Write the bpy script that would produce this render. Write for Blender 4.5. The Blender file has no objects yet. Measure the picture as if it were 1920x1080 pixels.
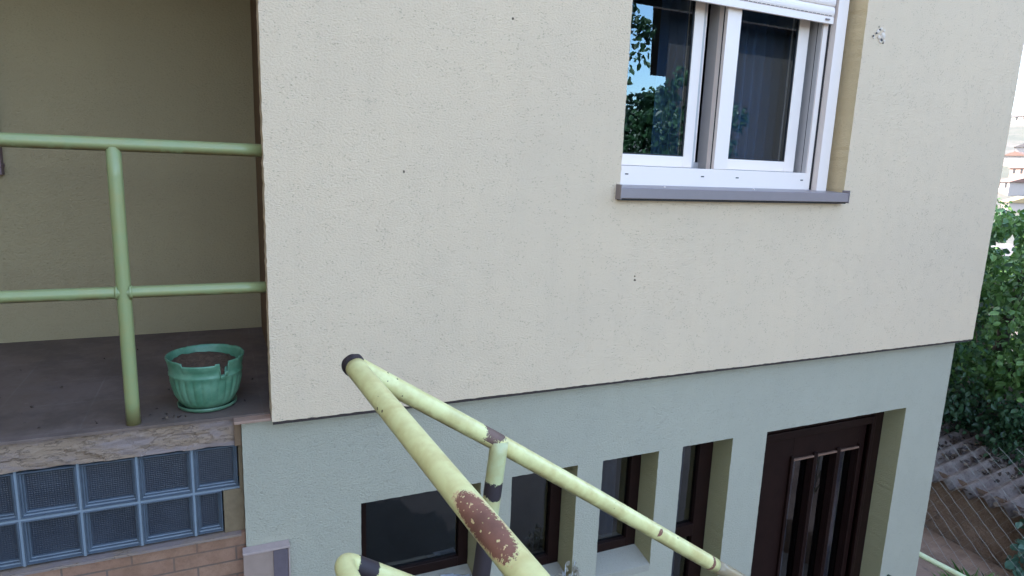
import bpy, bmesh, math, random
from mathutils import Vector, Matrix, noise
random.seed(7)
S = bpy.context.scene
C = S.collection

# ------------------------------------------------------------------ camera
cam_d = bpy.data.cameras.new('camera'); cam = bpy.data.objects.new('camera', cam_d); C.objects.link(cam)
cam_d.sensor_width = 36; cam_d.lens = 36*1213.31/1920; cam_d.clip_start = .05; cam_d.clip_end = 3000
rt = Vector((0.91262984, -0.40708114, 0.0373058)); up = Vector((0.0417917, 0.18369355, 0.98209477)); fw = Vector((0.40664509, 0.89472992, -0.18465683))
CAM = Vector((-0.16075, -2.71684, 0.14433))
m = Matrix((rt, up, -fw)).transposed().to_4x4(); m.translation = CAM
cam.matrix_world = m
S.camera = cam
# ------------------------------------------------------------------ world, sun
SUN_EL, SUN_AZ = math.radians(42), math.radians(-42)      # azimuth from +Y towards +X : the sun is behind the house
w = bpy.data.worlds.new('World'); S.world = w; w.use_nodes = True
nt = w.node_tree; bg = nt.nodes['Background']
sky = nt.nodes.new('ShaderNodeTexSky'); sky.sky_type = 'NISHITA'; sky.sun_disc = False
sky.sun_elevation = SUN_EL; sky.sun_rotation = SUN_AZ; sky.dust_density = 1.6; sky.air_density = 1.0; sky.ozone_density = 1.0
nt.links.new(sky.outputs[0], bg.inputs[0]); bg.inputs[1].default_value = 0.15
sd = bpy.data.lights.new('sun', 'SUN'); sd.energy = 3.2; sd.angle = math.radians(.53); sd.color = (1, .95, .87)
so = bpy.data.objects.new('sun', sd); C.objects.link(so)
dv = Vector((math.sin(SUN_AZ)*math.cos(SUN_EL), math.cos(SUN_AZ)*math.cos(SUN_EL), math.sin(SUN_EL)))
so.rotation_euler = dv.to_track_quat('Z', 'Y').to_euler()
S.view_settings.view_transform = 'Standard'; S.view_settings.look = 'None'; S.view_settings.gamma = 1
S.view_settings.exposure = 2.93
S.render.engine = 'CYCLES'
S.cycles.max_bounces = 8; S.cycles.transparent_max_bounces = 16; S.cycles.diffuse_bounces = 4

# ------------------------------------------------------------------ materials
# colours noted as they look under the blue light of the open sky; SHADE takes that tint off again
SHADE = (1.0, .77, .62)
def srgb(r, g, b): return tuple(((c/255)/12.92 if c/255 <= .04045 else ((c/255+.055)/1.055)**2.4)*k for c, k in zip((r, g, b), SHADE)) + (1,)
class NT:
    def __init__(s, name):
        s.m = bpy.data.materials.new(name); s.m.use_nodes = True; s.t = s.m.node_tree
        s.b = s.t.nodes['Principled BSDF']; s.out = s.t.nodes['Material Output']
    def n(s, kind, **kw):
        o = s.t.nodes.new('ShaderNode'+kind)
        for k, v in kw.items():
            if k.startswith('i_'): o.inputs[k[2:].replace('_', ' ')].default_value = v
            elif k.startswith('n_'): o.inputs[int(k[2:])].default_value = v
            else: setattr(o, k, v)
        return o
    def l(s, a, b): s.t.links.new(a, b)
    def pos(s): return s.n('NewGeometry').outputs['Position']
    def obj(s): return s.n('TexCoord').outputs['Object']
    def noise(s, vec, scale, detail=3, rough=.55, dist=0):
        o = s.n('TexNoise', i_Scale=scale, i_Detail=detail, i_Roughness=rough, i_Distortion=dist); s.l(vec, o.inputs['Vector']); return o.outputs['Fac']
    def math(s, op, a, b=None, c=None, clamp=False):
        o = s.n('Math', operation=op, use_clamp=clamp)
        for i, v in enumerate((a, b, c)):
            if v is None: continue
            if hasattr(v, 'links'): s.l(v, o.inputs[i])
            else: o.inputs[i].default_value = v
        return o.outputs[0]
    def vmath(s, op, a, b=None):
        o = s.n('VectorMath', operation=op)
        for i, v in enumerate((a, b)):
            if v is None: continue
            if hasattr(v, 'links'): s.l(v, o.inputs[i])
            else: o.inputs[i].default_value = v
        return o.outputs['Value'] if op in ('DOT_PRODUCT', 'LENGTH', 'DISTANCE') else o.outputs['Vector']
    def ramp(s, fac, stops, interp='LINEAR'):
        o = s.n('ValToRGB'); s.l(fac, o.inputs[0]); cr = o.color_ramp; cr.interpolation = interp
        while len(cr.elements) < len(stops): cr.elements.new(.5)
        for e, (p, c) in zip(cr.elements, stops): e.position = p; e.color = c if len(c) == 4 else (*c, 1)
        return o.outputs[0]
    def mix(s, fac, a, b, mode='MIX'):
        o = s.n('Mix', data_type='RGBA', blend_type=mode)
        for i, v in ((0, fac), (6, a), (7, b)):
            if hasattr(v, 'links'): s.l(v, o.inputs[i])
            else: o.inputs[i].default_value = v
        return o.outputs[2]
    def bump(s, h, strength=.3, dist=.01, prev=None):
        o = s.n('Bump', i_Strength=strength, i_Distance=dist); s.l(h, o.inputs['Height'])
        if prev is not None: s.l(prev, o.inputs['Normal'])
        return o.outputs[0]
    def fin(s, col=None, rough=None, normal=None, metal=None, spec=None):
        for v, k in ((col, 'Base Color'), (rough, 'Roughness'), (metal, 'Metallic'), (spec, 'Specular IOR Level')):
            if v is None: continue
            if hasattr(v, 'links'): s.l(v, s.b.inputs[k])
            else: s.b.inputs[k].default_value = v
        if normal is not None: s.l(normal, s.b.inputs['Normal'])
        return s.m

def stucco(name, base, stain, scale=1.0, pits=.5, marks=()):
    t = NT(name); p = t.pos()
    mp = t.n('Mapping'); t.l(p, mp.inputs[0]); mp.inputs['Rotation'].default_value = (0, .6, 0); mp.inputs['Scale'].default_value = (1, 1, 1.7)
    big = t.noise(p, 1.3, 4, .6); mid = t.noise(p, 9, 4, .6)
    grain = t.noise(mp.outputs[0], 95*scale, 3, .65); fine = t.noise(p, 420*scale, 2, .6)
    vo = t.n('TexVoronoi', feature='F1', i_Scale=60*scale); t.l(mp.outputs[0], vo.inputs['Vector'])
    gate = t.noise(p, 14*scale, 2, .5)
    pit = t.math('MULTIPLY', t.math('LESS_THAN', vo.outputs['Distance'], .22), t.math('GREATER_THAN', gate, .52))
    mp2 = t.n('Mapping'); t.l(p, mp2.inputs[0]); mp2.inputs['Scale'].default_value = (3.5, 1, .5)
    streak = t.noise(mp2.outputs[0], 2.2, 4, .65)
    f = t.ramp(big, [(.35, (0, 0, 0)), (.7, (1, 1, 1))])
    col = t.mix(t.math('MULTIPLY', f, .55), base, stain)
    col = t.mix(t.math('MULTIPLY', t.ramp(mid, [(.45, (0, 0, 0)), (.75, (1, 1, 1))]), .22), col, stain)
    col = t.mix(t.math('MULTIPLY', t.ramp(grain, [(.55, (0, 0, 0)), (.72, (1, 1, 1))]), .16), col, tuple(c*.55 for c in base[:3])+(1,))
    col = t.mix(t.math('MULTIPLY', pit, .55*pits), col, tuple(c*.35 for c in base[:3])+(1,))
    col = t.mix(t.math('MULTIPLY', t.ramp(streak, [(.48, (0, 0, 0)), (.72, (1, 1, 1))]), .11), col, tuple(c*.82 for c in stain[:3])+(1,))
    for (c, r, dark) in marks:
        d = t.vmath('DISTANCE', p, c); d2 = t.math('ADD', d, t.math('MULTIPLY', t.math('SUBTRACT', t.noise(p, 70, 2), .5), r*2.2))
        col = t.mix(t.math('MULTIPLY', t.math('LESS_THAN', d2, r), .85), col, dark)
    h = t.math('ADD', t.math('ADD', t.math('MULTIPLY', grain, .8), t.math('MULTIPLY', fine, .25)), t.math('MULTIPLY', pit, -.9*pits))
    b = t.bump(h, 1.0, .0075)
    return t.fin(col, .92, b, spec=.2)

def simple(name, col, rough=.6, var=.12, scale=20, bump=.15, bscale=120, bdist=.002, metal=0, dark=.5, spec=.4):
    t = NT(name); p = t.pos(); n1 = t.noise(p, scale, 4, .6)
    c = t.mix(t.math('MULTIPLY', t.ramp(n1, [(.4, (0, 0, 0)), (.75, (1, 1, 1))]), var), col, tuple(x*dark for x in col[:3])+(1,))
    nb = t.noise(p, bscale, 3, .6)
    r = t.math('ADD', rough-.06, t.math('MULTIPLY', n1, .12))
    return t.fin(c, r, t.bump(nb, bump, bdist), metal, spec)

def pipe_paint(name, base, patches=(), chips=.5, stain=.35):
    """peeling oil paint on steel pipe; patches = (kind, centre, axis, half length, side, half width, face)"""
    t = NT(name); p = t.pos()
    g = t.n('NewGeometry'); N = g.outputs['Normal']
    n1 = t.noise(p, 16, 4, .6); n2 = t.noise(p, 130, 3, .6); n3 = t.noise(p, 6, 3, .6)
    col = t.mix(t.math('MULTIPLY', t.ramp(n1, [(.42, (0, 0, 0)), (.72, (1, 1, 1))]), stain), base, srgb(176, 160, 96))
    col = t.mix(t.math('MULTIPLY', t.ramp(n3, [(.5, (0, 0, 0)), (.8, (1, 1, 1))]), stain*.8), col, srgb(150, 160, 112))
    # grime and shade painted together on the underside of the pipe
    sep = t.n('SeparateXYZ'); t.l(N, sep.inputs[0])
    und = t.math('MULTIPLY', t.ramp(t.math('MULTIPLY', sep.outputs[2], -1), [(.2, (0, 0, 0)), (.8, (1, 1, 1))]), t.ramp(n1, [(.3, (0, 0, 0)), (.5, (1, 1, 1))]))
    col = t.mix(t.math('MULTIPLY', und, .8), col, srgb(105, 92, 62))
    vo = t.n('TexVoronoi', feature='F1', i_Scale=52); t.l(p, vo.inputs['Vector'])
    gate = t.noise(p, 13, 2)
    vr = t.math('MULTIPLY', t.math('SUBTRACT', gate, .5), .9)
    chip = t.math('LESS_THAN', t.math('ADD', vo.outputs['Distance'], t.math('MULTIPLY', t.math('SUBTRACT', n2, .5), .12)), t.math('MULTIPLY', vr, chips))
    col = t.mix(t.math('MULTIPLY', chip, .9), col, srgb(66, 50, 46))
    hmask = chip; rough = .36
    tint = {'rust': srgb(138, 102, 90), 'tape': srgb(50, 44, 54), 'scuff': srgb(112, 96, 92)}
    for i, (kind, c, ax, hl, side, hw, face, amp) in enumerate(patches):
        ax = Vector(ax).normalized(); d = t.vmath('SUBTRACT', p, tuple(c))
        a = t.math('DIVIDE', t.vmath('DOT_PRODUCT', d, tuple(ax)), hl)
        off = t.vmath('ADD', p, (i*3.1, i*1.7, i))
        nn = t.math('ADD', t.math('MULTIPLY', t.math('SUBTRACT', t.noise(off, 150, 5, .8), .5), 3.2), t.math('MULTIPLY', t.math('SUBTRACT', t.noise(off, 17, 2, .5), .5), 1.2))
        if side is not None:
            b = t.math('DIVIDE', t.vmath('DOT_PRODUCT', d, tuple(Vector(side).normalized())), hw)
            q = t.math('SQRT', t.math('ADD', t.math('POWER', t.math('ABSOLUTE', a), 2.6), t.math('POWER', t.math('ABSOLUTE', b), 2.6)))
        else:
            q = t.math('ABSOLUTE', a)
        q = t.math('ADD', q, t.math('MULTIPLY', nn, amp))
        mk = t.math('LESS_THAN', q, 1.0)
        if face is not None:
            mk = t.math('MULTIPLY', mk, t.math('GREATER_THAN', t.vmath('DOT_PRODUCT', N, tuple(Vector(face).normalized())), .05))
        if kind == 'rust':      # flakes of paint left inside, raised pale rim around
            fl = t.math('GREATER_THAN', t.noise(p, 120, 2, .5), .66)
            rim = t.math('MULTIPLY', t.math('LESS_THAN', q, 1.14), t.math('GREATER_THAN', t.noise(p, 42, 2), .5))
            if face is not None: rim = t.math('MULTIPLY', rim, t.math('GREATER_THAN', t.vmath('DOT_PRODUCT', N, tuple(Vector(face).normalized())), .05))
            col = t.mix(t.math('MULTIPLY', rim, .8), col, srgb(214, 200, 160))
            mk = t.math('MULTIPLY', mk, t.math('SUBTRACT', 1, fl))
        cc = tint[kind]
        ccn = t.mix(t.ramp(n1, [(.4, (0, 0, 0)), (.7, (1, 1, 1))]), cc, tuple(x*.62 for x in cc[:3])+(1,))
        col = t.mix(mk, col, ccn)
        hmask = t.math('MAXIMUM', hmask, mk)
    h = t.math('SUBTRACT', t.math('MULTIPLY', n2, .12), hmask)
    r = t.math('ADD', .34, t.math('MULTIPLY', hmask, .3))
    return t.fin(col, r, t.bump(h, .5, .0015), spec=.5)

def glass(name, ior=1.9, tint=(1, 1, 1, 1), rough=.0, wavy=.0, refl=(1, 1, 1, 1)):
    t = NT(name); t.t.nodes.remove(t.b)
    tr = t.n('BsdfTransparent'); tr.inputs[0].default_value = tint
    gl = t.n('BsdfGlossy'); gl.inputs['Roughness'].default_value = rough; gl.inputs[0].default_value = refl
    fr = t.n('Fresnel', i_IOR=ior); g = t.n('NewGeometry')
    f = t.math('MULTIPLY', fr.outputs[0], t.math('SUBTRACT', 1, g.outputs['Backfacing']))
    if wavy:
        bp = t.bump(t.noise(t.pos(), 6, 2), wavy, .01); t.l(bp, gl.inputs['Normal'])
    mx = t.n('MixShader'); t.l(f, mx.inputs[0]); t.l(tr.outputs[0], mx.inputs[1]); t.l(gl.outputs[0], mx.inputs[2])
    t.l(mx.outputs[0], t.out.inputs['Surface']); return t.m

def leafmat(name, cols, rough=.45):
    t = NT(name); g = t.n('NewGeometry')
    col = t.ramp(g.outputs['Random Per Island'], [(i/(len(cols)-1), c) for i, c in enumerate(cols)])
    n = t.noise(t.pos(), 1.6, 2); col = t.mix(t.math('MULTIPLY', t.ramp(n, [(.35, (0, 0, 0)), (.65, (1, 1, 1))]), .4), col, tuple(c*.5 for c in cols[0][:3])+(1,))
    t.l(col, t.b.inputs['Base Color']); t.b.inputs['Roughness'].default_value = rough
    tl = t.n('BsdfTranslucent'); t.l(col, tl.inputs[0]); mx = t.n('MixShader'); mx.inputs[0].default_value = .3
    t.l(t.b.outputs[0], mx.inputs[1]); t.l(tl.outputs[0], mx.inputs[2]); t.l(mx.outputs[0], t.out.inputs['Surface']); return t.m

M = {}
DM = srgb(70, 62, 56)
M['upper'] = stucco('beige_stucco', (.775, .58, .392, 1), (.70, .535, .375, 1), 1.0, .6,
    marks=[((.553, 0, .105), .005, DM), ((1.031, 0, .772), .006, DM), ((1.762, 0, -.404), .006, DM), ((1.76, 0, -.385), .004, DM)])
M['lower'] = stucco('green_grey_stucco', (.47, .425, .32, 1), (.43, .39, .30, 1), 1.2, .4)
M['porchwall'] = stucco('shade_toned_porch_stucco', (.39, .30, .17, 1), (.36, .27, .155, 1), 1, .3)  # facade paint with the shade of the porch put into its colour
M['reveal'] = stucco('warm_lit_reveal_stucco', (.84, .64, .37, 1), (.76, .58, .34, 1), 1, .3)  # facade stucco with warm side light mixed into the colour
M['revlow'] = stucco('warm_lit_low_reveal_stucco', (.455, .395, .22, 1), (.42, .365, .20, 1), 1, .3)  # basement stucco again, tinted for the warm light on its reveals
M['whitewash'] = stucco('whitewashed_sill', (.42, .37, .29, 1), (.37, .33, .26, 1), 1.4, .3)
M['trim'] = simple('brown_trim', srgb(118, 104, 86), .8, .3, 30)
M['tile'] = simple('reddish_tile', srgb(158, 142, 134), .6, .35, 18, .2, 60)
M['tilepink'] = simple('pinkish_stone_tile', srgb(158, 150, 148), .7, .4, 22, .25, 60, dark=.72)
M['edge'] = simple('pale_grey_stone_edge', srgb(176, 172, 178), .7, .3, 40, .3, 90, dark=.7)
M['tilegrey'] = simple('purple_grey_tile', srgb(104, 102, 118), .6, .5, 22, .2, 60, dark=.6)
M['pvc'] = simple('white_pvc', (.90, .75, .66, 1), .38, .06, 12, .04, 60, dark=.8)
M['pvcshade'] = simple('shade_toned_pvc', (.52, .47, .45, 1), .45, .2, 12, .05, 60, dark=.7)  # white pvc with the shade of jamb and rebate in its tone
M['gasket'] = simple('black_gasket', (.02, .02, .022, 1), .5)
M['alu'] = simple('grey_painted_aluminium', srgb(150, 156, 172), .4, .2, 14, .06, 50, metal=.35, dark=.75)
M['wood'] = simple('dark_red_brown_wood', (.017, .0062, .0045, 1), .5, .5, 9, .25, 40, dark=.45, spec=.15)
M['woodlight'] = simple('pale_wood_edge', srgb(128, 108, 98), .6, .3, 40)  # paler tone for the heads of the glass slots
M['glass'] = glass('window_glass', 2.1, (.78, .82, .85, 1), refl=(.62, .85, 1, 1))
M['glasslow'] = glass('basement_glass', 2.2, (.55, .58, .62, 1), .02, .15)
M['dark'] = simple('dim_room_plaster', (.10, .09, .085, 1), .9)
M['lace'] = simple('frosted_grey_curtain', (.34, .33, .37, 1), .8, .2, 10)
M['papers'] = simple('white_paper', (.75, .76, .78, 1), .7)
M['soil'] = simple('dry_brown_soil', srgb(100, 86, 74), .95, .7, 50, 1, 70, .012)
M['dirt'] = simple('packed_dirt', (.17, .135, .105, 1), .95, .5, 3, .6, 14, .02)
M['rubble'] = None
def curtain_mat():
    t = NT('blue_curtain_cloth'); p = t.pos(); n = t.noise(p, 3, 2)
    return t.fin(t.mix(n, (.08, .16, .30, 1), (.14, .24, .40, 1)), .85, t.bump(t.noise(p, 300, 2), .1, .001))
M['curtain'] = curtain_mat()
def conc():
    t = NT('crumbling_concrete'); p = t.pos()
    mp = t.n('Mapping'); t.l(p, mp.inputs[0]); mp.inputs['Scale'].default_value = (1, 1, 3.2)
    a = t.noise(mp.outputs[0], 5, 5, .65); b = t.noise(mp.outputs[0], 13, 5, .62, .2); c = t.noise(p, 150, 3)
    col = t.mix(t.ramp(a, [(.42, (0, 0, 0)), (.56, (1, 1, 1))]), srgb(136, 133, 138), srgb(146, 138, 128))
    cr = t.math('ABSOLUTE', t.math('SUBTRACT', b, .52)); crack = t.math('MULTIPLY', t.math('LESS_THAN', cr, .012), t.math('GREATER_THAN', a, .5))
    col = t.mix(t.math('MULTIPLY', crack, .4), col, srgb(70, 60, 58))
    col = t.mix(t.math('MULTIPLY', t.ramp(b, [(.55, (0, 0, 0)), (.7, (1, 1, 1))]), .25), col, srgb(112, 106, 104))
    h = t.math('ADD', t.math('MULTIPLY', b, 1.0), t.math('MULTIPLY', c, .25)); h = t.math('SUBTRACT', h, t.math('MULTIPLY', crack, .8))
    return t.fin(col, .9, t.bump(h, .8, .007))
M['concrete'] = conc()
def floor_mat():
    t = NT('purple_grey_floor_tile'); p = t.pos()
    mp = t.n('Mapping'); t.l(p, mp.inputs[0]); mp.inputs['Location'].default_value = (.03, -.11, 0)
    br = t.n('TexBrick', offset=0.0, squash=1.0); t.l(mp.outputs[0], br.inputs['Vector'])
    br.inputs['Scale'].default_value = 1; br.inputs['Mortar Size'].default_value = .0035; br.inputs['Brick Width'].default_value = .333; br.inputs['Row Height'].default_value = .333; br.inputs['Mortar Smooth'].default_value = .1
    br.inputs['Color1'].default_value = (.185, .125, .10, 1); br.inputs['Color2'].default_value = (.17, .118, .098, 1); br.inputs['Mortar'].default_value = (.20, .15, .125, 1)
    a = t.noise(p, 3.5, 4, .6); b = t.noise(p, 30, 4, .7)
    col = t.mix(t.ramp(a, [(.35, (0, 0, 0)), (.7, (1, 1, 1))]), br.outputs[0], (.15, .098, .070, 1))
    col = t.mix(t.math('MULTIPLY', t.ramp(b, [(.58, (0, 0, 0)), (.75, (1, 1, 1))]), .45), col, (.27, .20, .165, 1))
    d_ = t.ramp(t.noise(p, 2.3, 6, .72), [(.44, (0, 0, 0)), (.58, (1, 1, 1))]); col = t.mix(t.math('MULTIPLY', d_, .6), col, (.085, .058, .045, 1))
    r = t.math('ADD', .62, t.math('MULTIPLY', b, .35))
    return t.fin(col, r, t.bump(t.math('ADD', br.outputs['Fac'], t.math('MULTIPLY', b, .2)), -.2, .002))
M['floor'] = floor_mat()
def brick_mat():
    t = NT('brown_stone_cladding'); p = t.pos()
    cb = t.n('CombineXYZ'); sp = t.n('SeparateXYZ'); t.l(p, sp.inputs[0]); t.l(sp.outputs[0], cb.inputs[0]); t.l(sp.outputs[2], cb.inputs[1])
    mp = t.n('Mapping'); t.l(cb.outputs[0], mp.inputs[0]); mp.inputs['Location'].default_value = (.07, .0, 0)
    br = t.n('TexBrick', offset=.37, squash=1.0); t.l(mp.outputs[0], br.inputs['Vector'])
    br.inputs['Scale'].default_value = 1; br.inputs['Mortar Size'].default_value = .004; br.inputs['Brick Width'].default_value = .24; br.inputs['Row Height'].default_value = .066
    br.inputs['Color1'].default_value = srgb(148, 122, 108); br.inputs['Color2'].default_value = srgb(162, 138, 122); br.inputs['Mortar'].default_value = srgb(112, 104, 100)
    a = t.noise(p, 9, 5, .7); b = t.noise(p, 60, 4, .7)
    col = t.mix(t.math('MULTIPLY', t.ramp(a, [(.42, (0, 0, 0)), (.6, (1, 1, 1))]), .6), br.outputs[0], srgb(126, 102, 84))
    col = t.mix(t.math('MULTIPLY', t.ramp(b, [(.5, (0, 0, 0)), (.7, (1, 1, 1))]), .3), col, srgb(100, 80, 72))
    return t.fin(col, .75, t.bump(t.math('SUBTRACT', t.math('MULTIPLY', b, .5), br.outputs['Fac']), .5, .004))
M['brick'] = brick_mat()
def blockface(name, rough=.28):
    t = NT(name); p = t.pos(); sp = t.n('SeparateXYZ'); t.l(p, sp.inputs[0])
    wx = t.math('SINE', t.math('MULTIPLY', sp.outputs[0], 2*math.pi/.0085)); wz = t.math('SINE', t.math('MULTIPLY', sp.outputs[2], 2*math.pi/.0085))
    n = t.noise(p, 9, 3)
    col = t.mix(n, srgb(30, 40, 58), srgb(58, 72, 92))
    col = t.mix(t.math('MULTIPLY', t.ramp(t.math('MULTIPLY', wx, wz), [(.5, (0, 0, 0)), (.9, (1, 1, 1))]), .35), col, srgb(96, 108, 124))
    b = t.bump(t.math('ADD', wx, wz), .35, .001)
    b = t.bump(t.noise(p, 25, 2), .25, .006, b)
    return t.fin(col, rough, b, spec=.7)
M['blockface'] = blockface('waffle_glass')
M['blockrim'] = simple('blue_glass_rim', srgb(86, 106, 128), .35, .45, 14, .1, 80, spec=.6, dark=.45)
M['grout'] = simple('pale_blue_grout', srgb(132, 158, 184), .8, .2, 40)
M['mortar'] = simple('grey_mortar', srgb(128, 122, 104), .95, .4, 30, .5, 90, .004)
def pot_mat():
    t = NT('faded_green_plastic'); p = t.obj(); sp = t.n('SeparateXYZ'); t.l(p, sp.inputs[0])
    n = t.noise(p, 14, 4, .6); n2 = t.noise(p, 60, 3)
    col = t.mix(t.ramp(n, [(.4, (0, 0, 0)), (.65, (1, 1, 1))]), srgb(78, 138, 118), srgb(104, 160, 142))
    col = t.mix(t.math('MULTIPLY', t.ramp(n2, [(.55, (0, 0, 0)), (.75, (1, 1, 1))]), .3), col, srgb(52, 100, 84))
    z = t.math('ADD', sp.outputs[2], t.math('MULTIPLY', n2, .03))
    col = t.mix(t.math('MULTIPLY', t.math('LESS_THAN', z, .045), .35), col, srgb(76, 96, 80))
    return t.fin(col, .42, t.bump(n2, .1, .001))
M['pot'] = pot_mat()
def roofmat():
    t = NT('weathered_fibre_cement'); p = t.pos(); a = t.noise(p, 5, 5, .65); b = t.noise(p, 45, 4, .7)
    col = t.mix(t.ramp(a, [(.4, (0, 0, 0)), (.62, (1, 1, 1))]), (.36, .29, .25, 1), (.24, .17, .14, 1))
    col = t.mix(t.math('MULTIPLY', t.ramp(b, [(.5, (0, 0, 0)), (.7, (1, 1, 1))]), .5), col, (.09, .085, .07, 1))
    return t.fin(col, .95, t.bump(b, .5, .006))
M['roof'] = roofmat()
M['darkconcrete'] = simple('low_bounce_concrete', (.10, .09, .075, 1), .95, .4, 4, .4, 30, .01)  # kept dark to cut the light bounced up onto the undersides
def mud():
    t = NT('stained_mud_render'); p = t.pos(); a = t.noise(p, 1.7, 5, .65, .4); b = t.noise(p, 9, 5, .7); c = t.noise(p, 70, 3)
    col = t.mix(t.ramp(a, [(.38, (0, 0, 0)), (.62, (1, 1, 1))]), (.23, .145, .10, 1), (.12, .07, .045, 1))
    col = t.mix(t.math('MULTIPLY', t.ramp(b, [(.5, (0, 0, 0)), (.68, (1, 1, 1))]), .6), col, (.30, .20, .135, 1))
    col = t.mix(t.math('MULTIPLY', t.ramp(b, [(.3, (1, 1, 1)), (.42, (0, 0, 0))]), .6), col, (.06, .045, .04, 1))
    return t.fin(col, .95, t.bump(t.math('ADD', b, t.math('MULTIPLY', c, .3)), .8, .03))
M['mud'] = mud()
M['wire'] = simple('galvanised_wire', (.30, .28, .24, 1), .6, .5, 30, metal=.3)
M['bark'] = simple('brown_bark', (.075, .055, .045, 1), .9, .5, 14, .8, 40, .01)
M['leaf'] = leafmat('bright_leaves', [(.03, .075, .015, 1), (.09, .19, .04, 1), (.24, .40, .12, 1), (.05, .12, .025, 1), (.13, .25, .06, 1)])
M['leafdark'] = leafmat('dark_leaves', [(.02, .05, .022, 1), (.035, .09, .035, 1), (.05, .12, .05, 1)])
M['leafdry'] = leafmat('dry_leaves', [(.07, .045, .035, 1), (.11, .07, .05, 1), (.045, .03, .028, 1), (.09, .06, .045, 1), (.38, .28, .20, 1)])
M['leafgrey'] = leafmat('silvery_leaves', [(.30, .26, .19, 1), (.5, .44, .34, 1), (.62, .55, .45, 1)])
M['whitehouse'] = simple('white_render', (.34, .29, .26, 1), .9, .2, .2)
M['redroof'] = simple('clay_roof', (.17, .10, .08, 1), .9, .3, .3)
M['hill'] = None
def hillm():
    t = NT('dry_hillside'); p = t.pos(); a = t.noise(p, .02, 5, .6); b = t.noise(p, .15, 5, .7)
    col = t.mix(t.ramp(a, [(.4, (0, 0, 0)), (.6, (1, 1, 1))]), (.10, .085, .075, 1), (.065, .065, .05, 1))
    col = t.mix(t.math('MULTIPLY', t.ramp(b, [(.45, (0, 0, 0)), (.6, (1, 1, 1))]), .6), col, (.045, .05, .04, 1))
    return t.fin(col, .95, t.bump(b, .5, .5))
M['hill'] = hillm()
M['neighbour'] = simple('dark_brown_render', (.045, .034, .03, 1), .9, .3, 1)  # one dark brown tone over the whole wall
M['eave'] = simple('dark_timber_eave', (.045, .025, .02, 1), .8)
M['addedwall'] = stucco('ochre_bounce_render', (.52, .38, .20, 1), (.46, .33, .18, 1), .6, .3)  # only for the added wall, ochre so it bounces warm light

# ------------------------------------------------------------------ helpers
def link(name, me, mat, parent=None):
    o = bpy.data.objects.new(name, me); C.objects.link(o)
    if mat is not None and not me.materials: me.materials.append(mat)
    if parent is not None: o.parent = parent
    return o
def tag(o, label=None, cat=None, group=None, kind=None):
    if label: o['label'] = label
    if cat: o['category'] = cat
    if group: o['group'] = group
    if kind: o['kind'] = kind
    return o
def thing(name, label, cat, group=None):
    o = bpy.data.objects.new(name, None); C.objects.link(o); o.empty_display_size = .1
    return tag(o, label, cat, group)
def place(root, loc):
    """move an empty to the thing's base while its parts stay where they are in the world"""
    root.location = loc
    for c in root.children: c.location = Vector(c.location) - Vector(loc)
    return root
def mesh(name, bm, smooth=False):
    bmesh.ops.recalc_face_normals(bm, faces=bm.faces)
    me = bpy.data.meshes.new(name); bm.to_mesh(me); bm.free()
    if smooth:
        for p in me.polygons: p.use_smooth = True
    return me
def box(bm, x0, x1, y0, y1, z0, z1):
    v = [bm.verts.new((x, y, z)) for x in (x0, x1) for y in (y0, y1) for z in (z0, z1)]
    for f in ((0, 1, 3, 2), (4, 6, 7, 5), (0, 4, 5, 1), (2, 3, 7, 6), (0, 2, 6, 4), (1, 5, 7, 3)): bm.faces.new([v[i] for i in f])
def boxes(name, lst, mat, parent=None, bevel=.0015):
    bm = bmesh.new()
    for b in lst: box(bm, *b)
    bmesh.ops.recalc_face_normals(bm, faces=bm.faces)
    if bevel: bmesh.ops.bevel(bm, geom=list(bm.edges), offset=bevel, segments=2, affect='EDGES', profile=.5)
    return link(name, mesh(name, bm), mat, parent)
def each(name, lst, mat, parent=None, bevel=.0015):
    return [boxes(name, [b], mat, parent, bevel) for b in lst]
def jloop(bm, x0, x1, z0, z1, y, jit, step=.02, skip=(), cw=False):
    pts = []
    cor = [(x0, z0), (x1, z0), (x1, z1), (x0, z1)]
    for i in range(4):
        a, b = Vector(cor[i]), Vector(cor[(i+1) % 4]); n = max(1, int((b-a).length/step)); d = (b-a).normalized(); nn = Vector((-d.y, d.x))
        for k in range(n):
            p = a+(b-a)*(k/n); j = 0 if k == 0 else (noise.noise(Vector((p.x*37, p.y*37, y*9)))*1.3+random.uniform(-.5, .5))*jit
            p = p+nn*j; pts.append(bm.verts.new((p.x, y, p.y)))
    return pts
def holed_wall(name, x0, x1, z0, z1, y, depth, holes, mat, parent, jit=.0012, rev=None):
    bm = bmesh.new(); loops = [jloop(bm, x0, x1, z0, z1, y, jit)] + [jloop(bm, *h, y, jit) for h in holes]
    edges = []
    for L in loops:
        for i in range(len(L)): edges.append(bm.edges.new((L[i], L[(i+1) % len(L)])))
    bmesh.ops.triangle_fill(bm, edges=edges, use_beauty=True)
    for L in loops:
        # small rounded arris then the return face
        r1 = [bm.verts.new((v.co.x, y+depth, v.co.z)) for v in L]
        for i in range(len(L)):
            j = (i+1) % len(L); f = bm.faces.new((L[i], L[j], r1[j], r1[i]))
            if L is not loops[0] and rev: f.material_index = 1
    o = link(name, mesh(name, bm), mat, parent)
    if rev: o.data.materials.append(rev)
    return o
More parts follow.
